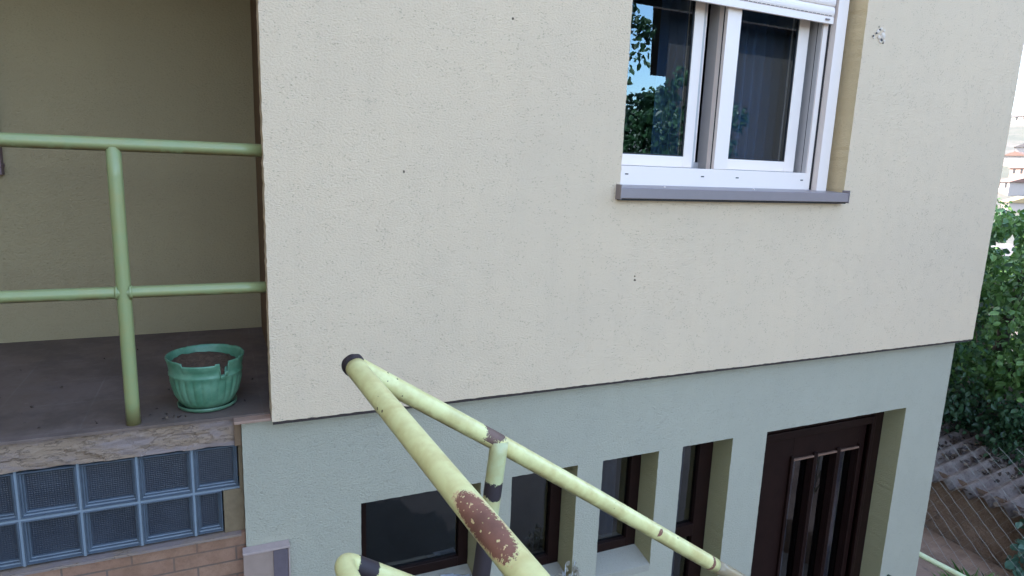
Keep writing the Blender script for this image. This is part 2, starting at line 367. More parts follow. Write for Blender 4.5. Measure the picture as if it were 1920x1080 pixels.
def tube(bm, pts, r, seg=20, cap=True, wob=0):
    pts = [Vector(p) for p in pts]; rings = []
    up0 = None
    for i, p in enumerate(pts):
        d = (pts[min(i+1, len(pts)-1)]-pts[max(i-1, 0)]).normalized()
        if up0 is None:
            up0 = d.orthogonal().normalized()
        else:
            up0 = (up0 - d*up0.dot(d)).normalized()
        s = d.cross(up0); rr = r[i] if isinstance(r, (list, tuple)) else r
        ring = []
        for k in range(seg):
            a = 2*math.pi*k/seg; w_ = 1+(noise.noise(p*9+Vector((math.cos(a), math.sin(a), 0)))*wob if wob else 0)
            ring.append(bm.verts.new(p+(up0*math.cos(a)+s*math.sin(a))*rr*w_))
        rings.append(ring)
    for a, b in zip(rings, rings[1:]):
        for k in range(seg): bm.faces.new((a[k], a[(k+1) % seg], b[(k+1) % seg], b[k]))
    if cap:
        bm.faces.new(rings[0][::-1]); bm.faces.new(rings[-1])
def tubes(name, paths, r, mat, parent=None, seg=20, wob=0):
    bm = bmesh.new()
    for p in paths: tube(bm, p, r, seg, wob=wob)
    return link(name, mesh(name, bm, True), mat, parent)
def bend(a, c, b, rad, n=8):
    """path a - rounded corner c - b"""
    a, c, b = Vector(a), Vector(c), Vector(b); da = (a-c).normalized(); db = (b-c).normalized(); pts = [a]
    p0, p1 = c+da*rad, c+db*rad
    for i in range(n+1):
        t = i/n; pts.append(p0.lerp(c, t).lerp(c.lerp(p1, t), t))
    pts.append(b); return pts
def dense(pts, step=.05):
    out = []
    for a, b in zip(pts, pts[1:]):
        a, b = Vector(a), Vector(b); n = max(1, int((b-a).length/step))
        out += [a.lerp(b, k/n) for k in range(n)]
    return out+[Vector(pts[-1])]
def lathe(bm, prof, seg=48, fn=None, close=False):
    rings = []
    for (r, z) in prof:
        ring = []
        for k in range(seg):
            a = 2*math.pi*k/seg; rr, zz = (fn(a, r, z) if fn else (r, z)); ring.append(bm.verts.new((rr*math.cos(a), rr*math.sin(a), zz)))
        rings.append(ring)
    for a, b in zip(rings, rings[1:]):
        for k in range(seg): bm.faces.new((a[k], a[(k+1) % seg], b[(k+1) % seg], b[k]))
    return rings
def leaves(name, spots, size, mat, parent=None, seedv=1, droop=.5, shape=1.0, litdir=None):
    """many small folded leaves (own faces, own midrib) at the given points"""
    R = random.Random(seedv); V = []; F = []
    for p in spots:
        p = Vector(p); s = size*R.uniform(.65, 1.25)
        d = Vector((R.uniform(-1, 1), R.uniform(-1, 1), R.uniform(-1, .5)-droop)).normalized()
        n = Vector((R.uniform(-1, 1), R.uniform(-1, 1), R.uniform(-.2, 1.2))); sd_ = d.cross(n)
        if sd_.length < .05: continue
        sd_.normalize(); n = sd_.cross(d)
        w = s*.34*shape; f = s*.10
        b = len(V)
        V += [p, p+d*s*.35+sd_*w+n*f, p+d*s*.72+sd_*w*.75+n*f, p+d*s, p+d*s*.72-sd_*w*.75+n*f, p+d*s*.35-sd_*w+n*f, p+d*s*.5]
        F += [(b, b+1, b+6), (b+1, b+2, b+6), (b+2, b+3, b+6), (b+3, b+4, b+6), (b+4, b+5, b+6), (b+5, b, b+6)]
    me = bpy.data.meshes.new(name); me.from_pydata([tuple(v) for v in V], [], F); me.update()
    return link(name, me, mat, parent)
def clump_points(clumps, R, rmin=.5):
    out = []
    for (c, r, n) in clumps:
        for _ in range(n):
            v = Vector((R.gauss(0, 1), R.gauss(0, 1), R.gauss(0, 1))).normalized()*r*(rmin+(1-rmin)*R.random()**.7)
            out.append(Vector(c)+v)
    return out

# ------------------------------------------------------------------ terrain (one sheet, reaches the horizon)
def ground_h(x, y):
    d = math.hypot(x, y)
    g = Vector((x, y, 0))
    t1 = min(1, max(0, (d-11)/75)); t1 = t1*t1*(3-2*t1)
    t2 = min(1, max(0, (d-90)/420)); t2 = t2*t2*(3-2*t2)
    h = -3.62 - 14*t1 + 59*t2
    h += noise.noise(g*.006)*10*t2 + noise.noise(g*.03)*1.6*t1 + noise.noise(g*.9)*.03
    return h
bm = bmesh.new(); rings = []
rad = [0, 2, 4, 6, 8, 10, 12, 15, 19, 24, 30, 38, 48, 60, 75, 92, 112, 135, 160, 190, 225, 265, 310, 360, 420, 490, 600, 800, 1200, 2000]
NS = 96
c0 = bm.verts.new((0, 0, ground_h(0, 0)))
for r in rad[1:]:
    rings.append([bm.verts.new((r*math.cos(2*math.pi*k/NS), r*math.sin(2*math.pi*k/NS), ground_h(r*math.cos(2*math.pi*k/NS), r*math.sin(2*math.pi*k/NS)))) for k in range(NS)])
for k in range(NS): bm.faces.new((c0, rings[0][k], rings[0][(k+1) % NS]))
for a, b in zip(rings, rings[1:]):
    for k in range(NS): bm.faces.new((a[k], b[k], b[(k+1) % NS], a[(k+1) % NS]))
tag(link('ground', mesh('ground', bm, True), M['hill']), kind='structure')
o = boxes('yard', [(-1.0, 12, -6, 3.5, -3.75, -3.56)], M['dirt'], bevel=0); tag(o, kind='structure')
o = boxes('landing', [(-4.5, .14, -6, -.02, -3.7, -1.76)], M['darkconcrete'], bevel=.004); tag(o, kind='structure')
st = [(.14+.28*i, .14+.28*(i+1)-.001*(i % 2), -1.18, -.02, -3.7, -1.76-.18*(i+1)) for i in range(9)]
o = boxes('steps', st, M['darkconcrete'], bevel=.004); tag(o, kind='structure')

# ------------------------------------------------------------------ house
H = thing('house', 'two storey house with beige stucco upper wall overhanging a grey green basement wall', 'house')
ZB = -.94
holed_wall('upper_wall', 0, 4.685, ZB, 4.4, 0, .13, [(1.636, 3.194, .05, 1.75)], M['upper'], H, jit=.0022, rev=M['reveal'])
bm = bmesh.new(); box(bm, 4.55, 4.684, .131, 9, ZB, 4.399); link('side_wall', mesh('s', bm), M['upper'], H)
XL, XR = -.117, 4.578; ZT = -1.4065
ops = [(.375, .968, -2.005, ZT), (1.137, 1.522, -2.125, ZT), (1.678, 2.049, -2.13, ZT), (2.216, 2.590, -3.0, ZT), (2.862, 4.152, -3.60, ZT)]
bm = bmesh.new()
holed_wall('lower_wall', XL, XR, -3.75, ZB-.004, .05, .16, [o_ for o_ in ops[:4]]+[(2.862, 4.152, -3.70, ZT)], M['lower'], H, rev=M['revlow'])
bm.free()
boxes('basement_side_wall', [(4.44, 4.577, .211, 9, -3.75, ZB-.004)], M['lower'], H, 0)
boxes('overhang_shade_strip', [(.004, 4.68, .006, .0495, -.955, -.9405)], simple('dark_brown_shade_strip', (.05, .035, .03, 1), .8), H, 0)  # dark strip painting the shade line below the overhang
# porch
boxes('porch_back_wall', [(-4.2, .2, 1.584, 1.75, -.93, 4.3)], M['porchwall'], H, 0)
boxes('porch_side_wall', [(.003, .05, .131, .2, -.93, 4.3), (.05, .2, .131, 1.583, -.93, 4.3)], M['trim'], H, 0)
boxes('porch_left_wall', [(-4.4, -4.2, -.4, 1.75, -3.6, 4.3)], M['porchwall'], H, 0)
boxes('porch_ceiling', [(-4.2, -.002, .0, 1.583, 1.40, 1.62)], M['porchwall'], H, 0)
boxes('porch_upper_wall', [(-4.4, -.002, .02, .2, 1.621, 4.4)], M['upper'], H, 0)
boxes('porch_floor', [(-4.2, .05, .070, 1.583, -.934, -.922)], M['floor'], H, .001)
# crumbling slab edge, finely subdivided and roughened
bm = bmesh.new(); x0, x1, z0, z1 = -4.2, -.146, -1.052, -.9345; nx, nz = 400, 14; grid = []
for i in range(nx+1):
    col = []
    for j in range(nz+1):
        x = x0+(x1-x0)*i/nx; z = z0+(z1-z0)*j/nz
        n_ = noise.fractal(Vector((x*9, 0, z*22)), 1, 2, 4)*.007
        if noise.noise(Vector((x*2.2, 3, z*10))) > .0: n_ += .006
        zz = z + (noise.noise(Vector((x*11, 1, 0)))*.006 if j == 0 else 0)
        col.append(bm.verts.new((x, .083+n_, zz)))
    grid.append(col)
for i in range(nx):
    for j in range(nz): bm.faces.new((grid[i][j], grid[i+1][j], grid[i+1][j+1], grid[i][j+1]))
bb = [bm.verts.new((x0+(x1-x0)*i/nx, .3, z0)) for i in range(nx+1)]
for i in range(nx): bm.faces.new((bb[i], bb[i+1], grid[i+1][0], grid[i][0]))
link('slab_edge', mesh('slab_edge', bm), M['concrete'], H)
boxes('slab_core', [(-4.2, -.12, .11, 1.58, -1.04, -.936)], M['concrete'], H, 0)
# glass blocks with grout between them
XK = -.911; PZ = [-1.059, -1.258, -1.454]
def glass_block(x0, x1, z0, z1):
    bm = bmesh.new(); y = .100; g = .0045; a0, a1, b0, b1 = x0+g, x1-g, z0+g, z1-g
    r = .005; d = .040; s = .013
    def rect(i, yy): return [bm.verts.new(p) for p in ((a0+i, yy, b0+i), (a1-i, yy, b0+i), (a1-i, yy, b1-i), (a0+i, yy, b1-i))]
    L = [rect(0, y+.08), rect(0, y+.003), rect(.002, y), rect(r, y), rect(r+.002, y+.012), rect(r+.007, y+.014), rect(r+.008, y+.026), rect(r+.012, y+.028), rect(s+.006, y+d)]
    for A, B in zip(L, L[1:]):
        for k in range(4): bm.faces.new((A[k], A[(k+1) % 4], B[(k+1) % 4], B[k]))
    rim = link('glass_block', mesh('glass_block', bm), M['blockrim'], H)
    bm = bmesh.new(); box(bm, a0+s+.002, a1-s-.002, y+d-.003, y+d+.004, b0+s+.002, b1-s-.002)
    link('inner_face', mesh('inner_face', bm), M['blockface'], rim)
    return rim
edges = []
for j in range(2):
    for i in range(-3, 4):
        xa = XK+.2*i; xb = xa+.2; z1, z0 = PZ[j], PZ[j+1]
        if i == 3: xb = -.134 if j == 0 else -.2
        glass_block(xa, xb, z0, z1)
gl = [(XK-.6, -.134, .1035, .2, PZ[1]-.0045, PZ[1]+.0045)]
for i in range(-3, 4): gl.append((XK+.2*i-.0045, XK+.2*i+.0045, .1045, .2, PZ[2], PZ[0]))
boxes('grout', gl, M['grout'], H, 0)
bm = bmesh.new(); each('mortar_fill', [(-.1995, -.118, .098, .2, PZ[2]-.005, PZ[1]-.006), (-.1335, -.118, .095, .2, PZ[1]-.006, PZ[0]), (XK-1.8, XK-.6, .098, .2, PZ[2], PZ[0])], M['mortar'], H, .002); bm.free()
boxes('stone_cladding', [(-4.2, -.118, .076, .3, -3.6, PZ[2]-.006)], M['brick'], H, .003)
bm = bmesh.new(); box(bm, -4.2, -.135, .068, .2, PZ[2]-.016, PZ[2]-.005); link('cladding_edge', mesh('e', bm), M['concrete'], H)
boxes('corner_strip', [(-.146, -.1185, .062, .1, -1.052, -.950)], M['trim'], H, .002)
boxes('corner_cap_tile', [(-.146, -.0015, .018, .172, -.941, -.929)], M['tile'], H, .0015)
# tiled pier at the foot of the basement wall
pr_ = boxes('tiled_pier', [(-.133, .050, .004, .048, -1.75, -1.5265)], M['tilepink'], H, .002)
boxes('edge_trim', [(-.134, .056, -.002, .049, -1.5262, -1.516), (.050, .056, -.002, .049, -1.75, -1.527)], M['edge'], pr_, .001)
boxes('grey_tile', [(-.012, .0475, -.001, .0035, -1.70, -1.530)], M['tilegrey'], pr_, .001)
# interiors behind windows (rooms)
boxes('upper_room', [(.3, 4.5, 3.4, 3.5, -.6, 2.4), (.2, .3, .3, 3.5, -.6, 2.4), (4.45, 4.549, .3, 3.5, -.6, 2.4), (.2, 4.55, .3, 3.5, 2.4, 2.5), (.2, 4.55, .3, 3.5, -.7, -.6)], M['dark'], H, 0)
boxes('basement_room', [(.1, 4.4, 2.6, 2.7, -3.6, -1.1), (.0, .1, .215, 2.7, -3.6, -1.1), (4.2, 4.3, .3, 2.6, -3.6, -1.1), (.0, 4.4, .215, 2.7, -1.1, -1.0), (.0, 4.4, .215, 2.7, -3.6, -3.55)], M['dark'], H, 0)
boxes('house_core', [(.2, 4.54, 3.6, 8.9, -3.7, 4.3), (-4.2, .2, 1.76, 8.9, -3.7, 4.3)], M['upper'], H, 0)
boxes('roof', [(-4.7, 5.2, -.35, 9.3, 4.42, 4.6)], M['redroof'], H, 0)
bx = boxes('meter_box', [(-1.32, -1.2, 1.53, 1.583, .0, 1.0), (-1.32, -1.196, 1.52, 1.583, .04, .06)], M['trim'], H, .003)
bx['label'] = 'dull lilac wooden door edge at the far left of the porch'; bx.name = 'door_frame'
bx.data.materials[0] = simple('lilac_grey_paint', srgb(128, 118, 130), .6)

# ---- upper window
W = boxes('window', [(1.60, 3.057, .13, .19, .062, .170), (1.60, 1.700, .13, .19, .170, 1.7), (3.020, 3.057, .13, .26, .170, 1.7), (1.60, 3.057, .13, .19, 1.69, 1.76)], M['pvc'], H, .002)
boxes('mullion', [(2.319, 2.413, .128, .195, .1705, 1.69)], M['pvc'], W, .002)
each('drain_slot', [(x-.010, x+.010, .1285, .1315, .125, .131) for x in (1.756, 2.248, 2.493, 2.988)], M['gasket'], W, 0)
each('guide_rail', [(3.067, 3.147, .085, .16, .066, 1.7), (1.60, 1.69, .085, .127, .066, 1.7)], M['pvc'], W, .002)
each('gasket', [(3.0572, 3.0668, .125, .17, .066, 1.7), (3.1472, 3.2, .15, .2, .066, 1.7)], M['gasket'], W, 0)
def sash(x0, x1, gx0, gx1):
    s = boxes('sash', [(x0, gx0, .196, .25, .172, 1.66), (gx1, x1, .196, .25, .172, 1.66), (gx0, gx1, .196, .25, .172, .231), (gx0, gx1, .196, .25, 1.60, 1.66)], M['pvc'], W, .002)
    boxes('glazing_bead', [(gx0, gx0+.007, .200, .23, .231, 1.6), (gx1-.007, gx1, .200, .23, .231, 1.6), (gx0+.007, gx1-.007, .200, .23, .231, .238)], M['gasket'], s, 0)
    boxes('pane', [(gx0+.001, gx1-.001, .205, .211, .232, 1.6)], M['glass'], s, 0)
    return s
sash(1.64, 2.222, 1.70, 2.160); sash(2.425, 2.985, 2.473, 2.905)
boxes('inner_frame', [(2.2225, 2.250, .214, .33, .172, 1.66), (2.2505, 2.33, .26, .33, .172, .205)], M['pvcshade'], W, .001)  # rebate shade is put into the colour of this frame
boxes('inner_bead', [(2.2502, 2.2575, .216, .25, .205, 1.6)], M['pvc'], W, .0005)
each('seal_shade_strip', [(2.3187, 2.3225, .195, .27, .172, 1.66), (2.9855, 3.0195, .235, .262, .172, 1.68), (3.0165, 3.0198, .138, .165, .172, 1.68), (3.0165, 3.0198, .170, .232, .172, 1.68)], M['pvcshade'], W, 0)  # seals, plus jamb strips that carry the shade of the inner face
each('gasket', [(3.0168, 3.0199, .165, .170, .172, 1.68), (2.9852, 2.9895, .20, .234, .172, 1.68), (2.3165, 2.3189, .150, .156, .1705, 1.69)], M['gasket'], W, 0)
# roller shutter, part lowered
bm = bmesh.new()
z = 1.047
box(bm, 1.692, 3.054, .098, .112, 1.003, 1.041)
slats = []
sh = boxes('shutter', [(1.692, 3.054, .096, .112, 1.002, 1.0395)], M['pvc'], W, .002); bm.free()
bm = bmesh.new(); NSL = 13
for i in range(NSL):
    z0 = 1.0415+i*.055; prof = [(.104, 0), (.1, .004), (.0965, .014), (.0955, .026), (.0965, .038), (.100, .048), (.104, .0525)]
    a = [bm.verts.new((1.692, y, z0+zz)) for y, zz in prof]; b = [bm.verts.new((3.054, y, z0+zz)) for y, zz in prof]
    for k in range(len(prof)-1): bm.faces.new((a[k], b[k], b[k+1], a[k+1]))
box(bm, 1.692, 3.054, .106, .112, 1.0405, 1.74)
link('slat_curtain', mesh('slat', bm), M['pvc'], sh)
sl = boxes('slat_slot', [(1.71+i*.031, 1.71+i*.031+.022, .0945, .0975, 1.0435, 1.0455) for i in range(43)], M['gasket'], sh, 0)
boxes('stopper', [(2.985, 3.015, .086, .096, 1.018, 1.026)], M['alu'], sh, .002)
# metal sill
bm = bmesh.new()
prof = [(.135, .074), (-.040, .062), (-.043, .060), (-.043, .014), (-.040, .011), (-.034, .011), (-.034, .054), (.135, .064)]
for x0, x1 in ((1.618, 3.186),):
    A = [bm.verts.new((x0, y, z)) for y, z in prof]; B = [bm.verts.new((x1, y, z)) for y, z in prof]
    for k in range(len(prof)): bm.faces.new((A[k], A[(k+1) % 8], B[(k+1) % 8], B[k]))
    bm.faces.new(A); bm.faces.new(B[::-1])
sill = link('sill', mesh('sill', bm), M['alu'], W)
each('end_cap', [(3.1865, 3.191, -.047, .004, .006, .078), (1.612, 1.6175, -.047, .004, .006, .078)], M['alu'], sill, .001)
each('rivet', [(x-.004, x+.004, .02, .028, .066, .073) for x in (1.92, 2.52)], M['pvc'], sill, .001)
boxes('sill_shade_strip', [(1.622, 3.184, -.030, -.0015, .001, .053)], M['gasket'], sill, 0)  # black strip standing in for the contact shade below the sill

# curtain in the upper room
def curtain(name, x0, x1, y, z0, z1, mat, amp=.02, waves=9, step=.006, thick=.003):
    bm = bmesh.new(); n = int((x1-x0)/step); rows = 24; G = []
    for j in range(rows+1):
        row = []
        for i in range(n+1):
            x = x0+(x1-x0)*i/n; z = z0+(z1-z0)*j/rows
            yy = y+amp*math.sin(i/n*waves*2*math.pi+.6*noise.noise(Vector((x*5, z, 0))))*(1.1-.3*j/rows)+.012*noise.noise(Vector((x*8, 0, z*1.5)))
            row.append(bm.verts.new((x, yy, z)))
        G.append(row)
    for j in range(rows):
        for i in range(n): bm.faces.new((G[j][i], G[j][i+1], G[j+1][i+1], G[j+1][i]))
    bmesh.ops.solidify(bm, geom=list(bm.faces), thickness=thick)
    return link(name, mesh(name, bm, True), mat)
c1 = curtain('curtain', 2.66, 3.25, .42, -.3, 1.9, M['curtain'], .022, 8)
tag(c1, 'blue curtain hanging in folds behind the right sash of the white window', 'curtain')
c2 = curtain('curtain', 2.12, 2.42, .44, -.3, 1.9, M['curtain'], .018, 5)
tag(c2, 'bunched blue curtain edge seen behind the left sash of the white window', 'curtain')

c3 = curtain('curtain', 1.80, 1.95, .31, -2.05, -1.44, M['lace'], .005, 3); tag(c3, 'grey lace curtain inside the third basement window from the left', 'curtain')
c4 = curtain('curtain', 2.36, 2.455, .31, -3.0, -1.44, M['lace'], .005, 2); tag(c4, 'grey lace curtain inside the tall narrow basement window next to the door', 'curtain')
# ---- basement windows and door
def base_window(x0, x1, zb, stile=.072, sill_z=None, transom=None, label=None):
    lst = [(x0+.001, x0+stile, .205, .26, zb, ZT-.001), (x1-stile, x1-.001, .205, .26, zb, ZT-.001), (x0+stile, x1-stile, .205, .26, zb, zb+.06), (x0+stile, x1-stile, .205, .26, ZT-.06, ZT-.001)]
    if transom: lst.append((x0+stile, x1-stile, .2, .258, transom[0], transom[1]))
    w_ = boxes('basement_window', lst, M['wood'], H, .003)
    if label: w_['label'] = label
    boxes('pane', [(x0+stile+.001, x1-stile-.001, .228, .232, zb+.05, ZT-.05)], M['glasslow'], w_, 0)
    if sill_z:
        bm = bmesh.new(); pr = [(.206, sill_z+.006), (.0488, sill_z-.030), (.0488, sill_z-.075), (.206, sill_z-.09)]
        A = [bm.verts.new((x0+.0015, y, z)) for y, z in pr]; B = [bm.verts.new((x1-.0015, y, z)) for y, z in pr]
        for k in range(4): bm.faces.new((A[k], A[(k+1) % 4], B[(k+1) % 4], B[k]))
        bm.faces.new(A); bm.faces.new(B[::-1])
        link('sill', mesh('sill', bm), M['whitewash'], w_)
    return w_
base_window(.375, .968, -1.955, .055, -1.955)
base_window(1.137, 1.522, -2.075, .07, -2.075)
base_window(1.678, 2.049, -2.08, .07, -2.08)
base_window(2.216, 2.590, -3.0, .105, None, (-2.11, -2.03))
D = boxes('door', [(2.862+.001, 2.975, .20, .27, -3.6, ZT-.001), (4.055, 4.151, .20, .27, -3.6, ZT-.001), (2.975, 4.055, .20, .27, ZT-.10, ZT-.001)], M['wood'], H, .004)
each('frame_moulding', [(2.9755, 3.01, .185, .21, -3.55, ZT-.1), (3.01, 4.02, .185, .21, ZT-.155, ZT-.1), (4.02, 4.0545, .185, .21, -3.55, ZT-.1)], M['wood'], D, .006)
gz0, gz1 = -3.0, -1.733
slots = [(3.31, 3.50), (3.537, 3.723), (3.76, 3.945)]
lst = [(3.012, 3.31, .225, .275, -3.58, -1.565), (3.945, 4.018, .225, .275, -3.58, -1.565), (3.31, 3.945, .225, .275, gz1, -1.565), (3.31, 3.945, .225, .275, -3.58, gz0)]
for a, b in ((3.50, 3.537), (3.723, 3.76)): lst.append((a, b, .225, .275, gz0, gz1))
leafd = boxes('door_leaf', lst, M['wood'], D, .003)
mold = []
for a, b in slots:
    mold += [(a-.022, a, .208, .2245, gz0, gz1+.02), (b, b+.014, .208, .2245, gz0, gz1+.02)]
each('slot_moulding', mold, M['wood'], leafd, .003)
each('slot_head', [(a, b, .206, .224, gz1-.012, gz1+.001) for a, b in slots], M['woodlight'], leafd, .003)
for a, b in slots: boxes('pane', [(a+.001, b-.001, .262, .268, gz0, gz1-.013)], M['glasslow'], leafd, 0)
# lace strips hung behind the door glass
for (a, b, zt, wz) in ((3.33, 3.43, -1.78, 2), (3.585, 3.655, -1.86, 1), (3.85, 3.93, -1.74, 2)):
    c_ = curtain('curtain', a, b, .30, -3.2, zt, M['lace'], .006, wz)
    tag(c_, {3.33: 'grey lace strip behind the left glass slot of the dark door', 3.585: 'thin grey lace strip behind the middle glass slot of the dark door', 3.85: 'grey lace strip behind the right glass slot of the dark door'}[a], 'curtain', 'lace strips behind the door glass')

# patch of broken plaster beside the window
bm = bmesh.new(); R = random.Random(4)
for (x, z, r) in [(3.30, .975, .012), (3.325, .99, .010), (3.345, .955, .020), (3.315, .945, .012), (3.36, .93, .009), (3.27, .94, .008), (3.33, .925, .010), (3.35, .985, .008)]:
    v = bmesh.ops.create_icosphere(bm, subdivisions=2, radius=r)['verts']
    for q in v:
        q.co = Vector((q.co.x*R.uniform(.8, 1.2)+x, q.co.y*.45-.001, q.co.z*R.uniform(.8, 1.2)+z))
link('plaster_lump', mesh('pl', bm), simple('pale_filler', (.74, .60, .48, 1), .9, .3, 60, .6, 120, .004), H)
for (x, z, r) in [(3.287, .965, .006), (3.335, .932, .009), (3.263, .948, .006), (3.31, .987, .006), (3.35, .918, .005), (3.30, 1.0, .004)]:
    bm = bmesh.new(); v = bmesh.ops.create_icosphere(bm, subdivisions=1, radius=r)['verts']
    for q in v: q.co = Vector((q.co.x*1.3+x, q.co.y*.3-.004, q.co.z+z))
    link('drill_hole', mesh('dh', bm), M['gasket'], H)
# small pipe stub on the wall by the door
st_ = tubes('pipe_stub', [bend((4.245, .06, -2.735), (4.245, -.01, -2.735), (4.30, -.015, -2.80), .02)], .014, simple('green_plastic_pipe', srgb(70, 104, 96), .5), H)

# ------------------------------------------------------------------ porch railing
G = srgb(150, 176, 132)
pm = pipe_paint('porch_green_paint', (.26, .29, .125, 1), (), .25, .2)
PR = thing('porch_railing', 'pale green tubular railing with one post along the tiled porch edge', 'railing')
RY = .11; r = .0255
tubes('top_rail', [dense([(-4.15, RY, .169), (-2, RY, .169), (0.0015, RY, .169)], .1)], r, pm, PR)
tubes('middle_rail', [dense([(-4.15, RY, -.387), (0.0015, RY, -.387)], .1)], r*.92, pm, PR)
for x in (-.511, -1.9, -3.3):
    tubes('post', [dense([(x, RY, .160), (x, RY, -.9215)], .1)], r, pm, PR)
bm = bmesh.new()
bm.free()
for dx in (-1, 1):
    bm = bmesh.new(); tube(bm, [(-.511+dx*.020, RY, -.387), (-.511+dx*.030, RY, -.387)], [.031, .0245], 20)
    link('weld_collar', mesh('weld', bm, True), pm, PR)
place(PR, (-.511, RY, -.9215))

# ------------------------------------------------------------------ stair railing in the foreground
base = (.73, .67, .30, 1)
A = Vector((.124, -1.165, -.352))
r2 = [A, Vector((.326, -1.155, -.487)), Vector((.528, -1.15, -.622)), Vector((.829, -1.15, -.828)), Vector((1.374, -1.15, -1.207))]
r1end = Vector((.2215, -1.897, -.440)); d1 = (r1end-A)
r1 = [A, A+d1*.5, r1end, A+d1*2.2]
a1 = d1.normalized(); a2 = (r2[2]-r2[1]).normalized(); a3 = (r2[3]-r2[2]).normalized()
RS = thing('stair_railing', 'cream tubular stair railing with peeling paint and a tape wrapped corner', 'railing')
RAD = .0257
# rust patch : centre on rail seen at pixel (905,985)
t_ = .80
cp = A+d1*.925; view = (CAM-cp).normalized(); sidev = a1.cross(view).normalized(); facev = sidev.cross(a1).normalized()
if facev.dot(view) < 0: facev = -facev
patch_r = ('rust', cp+facev*RAD, a1, .088, sidev, .0225, facev, .42)
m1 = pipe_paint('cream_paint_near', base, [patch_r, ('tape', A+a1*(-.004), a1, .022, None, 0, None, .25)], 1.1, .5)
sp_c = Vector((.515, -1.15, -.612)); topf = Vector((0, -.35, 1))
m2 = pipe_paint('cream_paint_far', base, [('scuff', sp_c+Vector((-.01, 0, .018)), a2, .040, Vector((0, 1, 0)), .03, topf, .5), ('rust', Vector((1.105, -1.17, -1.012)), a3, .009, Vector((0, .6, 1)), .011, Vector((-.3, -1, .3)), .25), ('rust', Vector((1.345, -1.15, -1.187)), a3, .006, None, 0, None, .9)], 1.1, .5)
tubes('near_rail', [dense(r1, .04)], RAD, m1, RS, 28)
end = r2[-1]
r2p = dense(r2, .04)
tubes('sloping_rail', [r2p], RAD, m2, RS, 28)
# continuation past the joint: a darker, thinner insert with a bright upper lip
tubes('rail_insert', [dense([end+a3*.0, end+a3*.6], .05)], RAD*.93, pipe_paint('grey_green_insert', srgb(142, 140, 124), (), .6, .3), RS, 24)
# post
pt = Vector((.524, -1.165, -.612)); pb = Vector((.47, -1.17, -1.10)); pd = (pb-pt).normalized()
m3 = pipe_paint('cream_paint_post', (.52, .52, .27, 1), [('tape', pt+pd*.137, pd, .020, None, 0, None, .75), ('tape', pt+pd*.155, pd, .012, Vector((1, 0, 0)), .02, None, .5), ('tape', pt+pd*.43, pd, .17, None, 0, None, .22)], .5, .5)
tubes('post', [dense([pt, pb, Vector((.46, -1.17, -3.5))], .03)], [RAD*1.0]*300, m3, RS, 28)
# a bumpy weld and wrapped tape at the corner
bm = bmesh.new(); v = bmesh.ops.create_uvsphere(bm, u_segments=32, v_segments=20, radius=RAD*1.12)['verts']
for q in v: q.co = q.co*(1+.07*noise.noise(q.co*70))+A
tp = simple('black_insulating_tape', srgb(48, 43, 52), .6, .5, 60, .7, 160, .003, dark=.6)
link('corner_tape', mesh('tape', bm, True), tp, RS)
# lower rail pair with rounded elbow and tape
B0 = Vector((.086, -1.165, -.872))
lowend = B0+a2*1.9
pth = bend(B0+d1*1.6, B0+Vector((-.0, .0, 0)), lowend, .05, 12)
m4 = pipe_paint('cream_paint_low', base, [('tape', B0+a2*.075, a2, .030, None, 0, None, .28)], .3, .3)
tubes('lower_rail', [dense(pth, .02)], RAD, m4, RS, 28)
place(RS, (.46, -1.17, -3.5))

# ------------------------------------------------------------------ flower pot
P = thing('flower_pot', 'faded green plastic flower pot with a broken rim on the porch floor', 'flower pot')
HP = .235; R1 = .158
def rib(a, r_, z):
    rr = r_; zz = z
    if .035 < z < .155 and r_ > .05:
        e = min(1, (z-.035)/.02, (.155-z)/.008); rr += .0065*e*(abs(math.sin(a*13))**.6)-.002
    if z > .205:                                     # chipped rim
        aa = math.degrees(a) % 360
        n = .008*max(0, noise.noise(Vector((a*3.1, 1, 0))))+.003*noise.noise(Vector((a*17, 2, 0)))
        cut = 0
        if 235 < aa < 285: cut = .016
        if 285 <= aa < 291: cut = .010
        if 291 <= aa < 299: cut = .066
        if 296 <= aa < 306: cut = max(cut, .050)
        if 306 <= aa < 330: cut = max(cut, .006)
        zz = z-max(cut, n)*min(1, (z-.165)/.05)
    elif z > .170:
        aa = math.degrees(a) % 360
        if 291 <= aa < 301: zz = min(z, .172)
    return rr, zz
bm = bmesh.new()
outer = [(.0, .012), (.098, .012), (.106, .018), (.118, .036), (.130, .065), (.139, .10), (.145, .13), (.149, .152), (.1535, .158), (.1535, .166), (.1505, .171), (.153, .190), (.156, .207), (.159, .221), (.162, .229), (.1625, .235), (.160, .237)]
inner = [(.1555, .235), (.153, .222), (.150, .205), (.147, .188), (.145, .170), (.141, .15), (.133, .10)]
lathe(bm, outer+inner, 240, rib)
body = link('pot_body', mesh('pot', bm, True), M['pot'], P)
bm = bmesh.new(); lathe(bm, [(.0, .0), (.108, .0), (.121, .006), (.125, .020), (.121, .021), (.116, .010), (.0, .008)], 96)
link('saucer', mesh('saucer', bm, True), M['pot'], P)
bm = bmesh.new()
lathe(bm, [(.0, .204), (.04, .205), (.08, .203), (.12, .197), (.150, .186)], 60, lambda a, r_, z: (r_, z+.008*noise.noise(Vector((math.cos(a)*r_*40, math.sin(a)*r_*40, 0)))+(.018*math.cos(a-2.2)*r_/.14)))
link('soil', mesh('soil', bm, True), M['soil'], P)
P.location = (-.2445, .252, -.9215); P.scale = (.95, .95, .97)

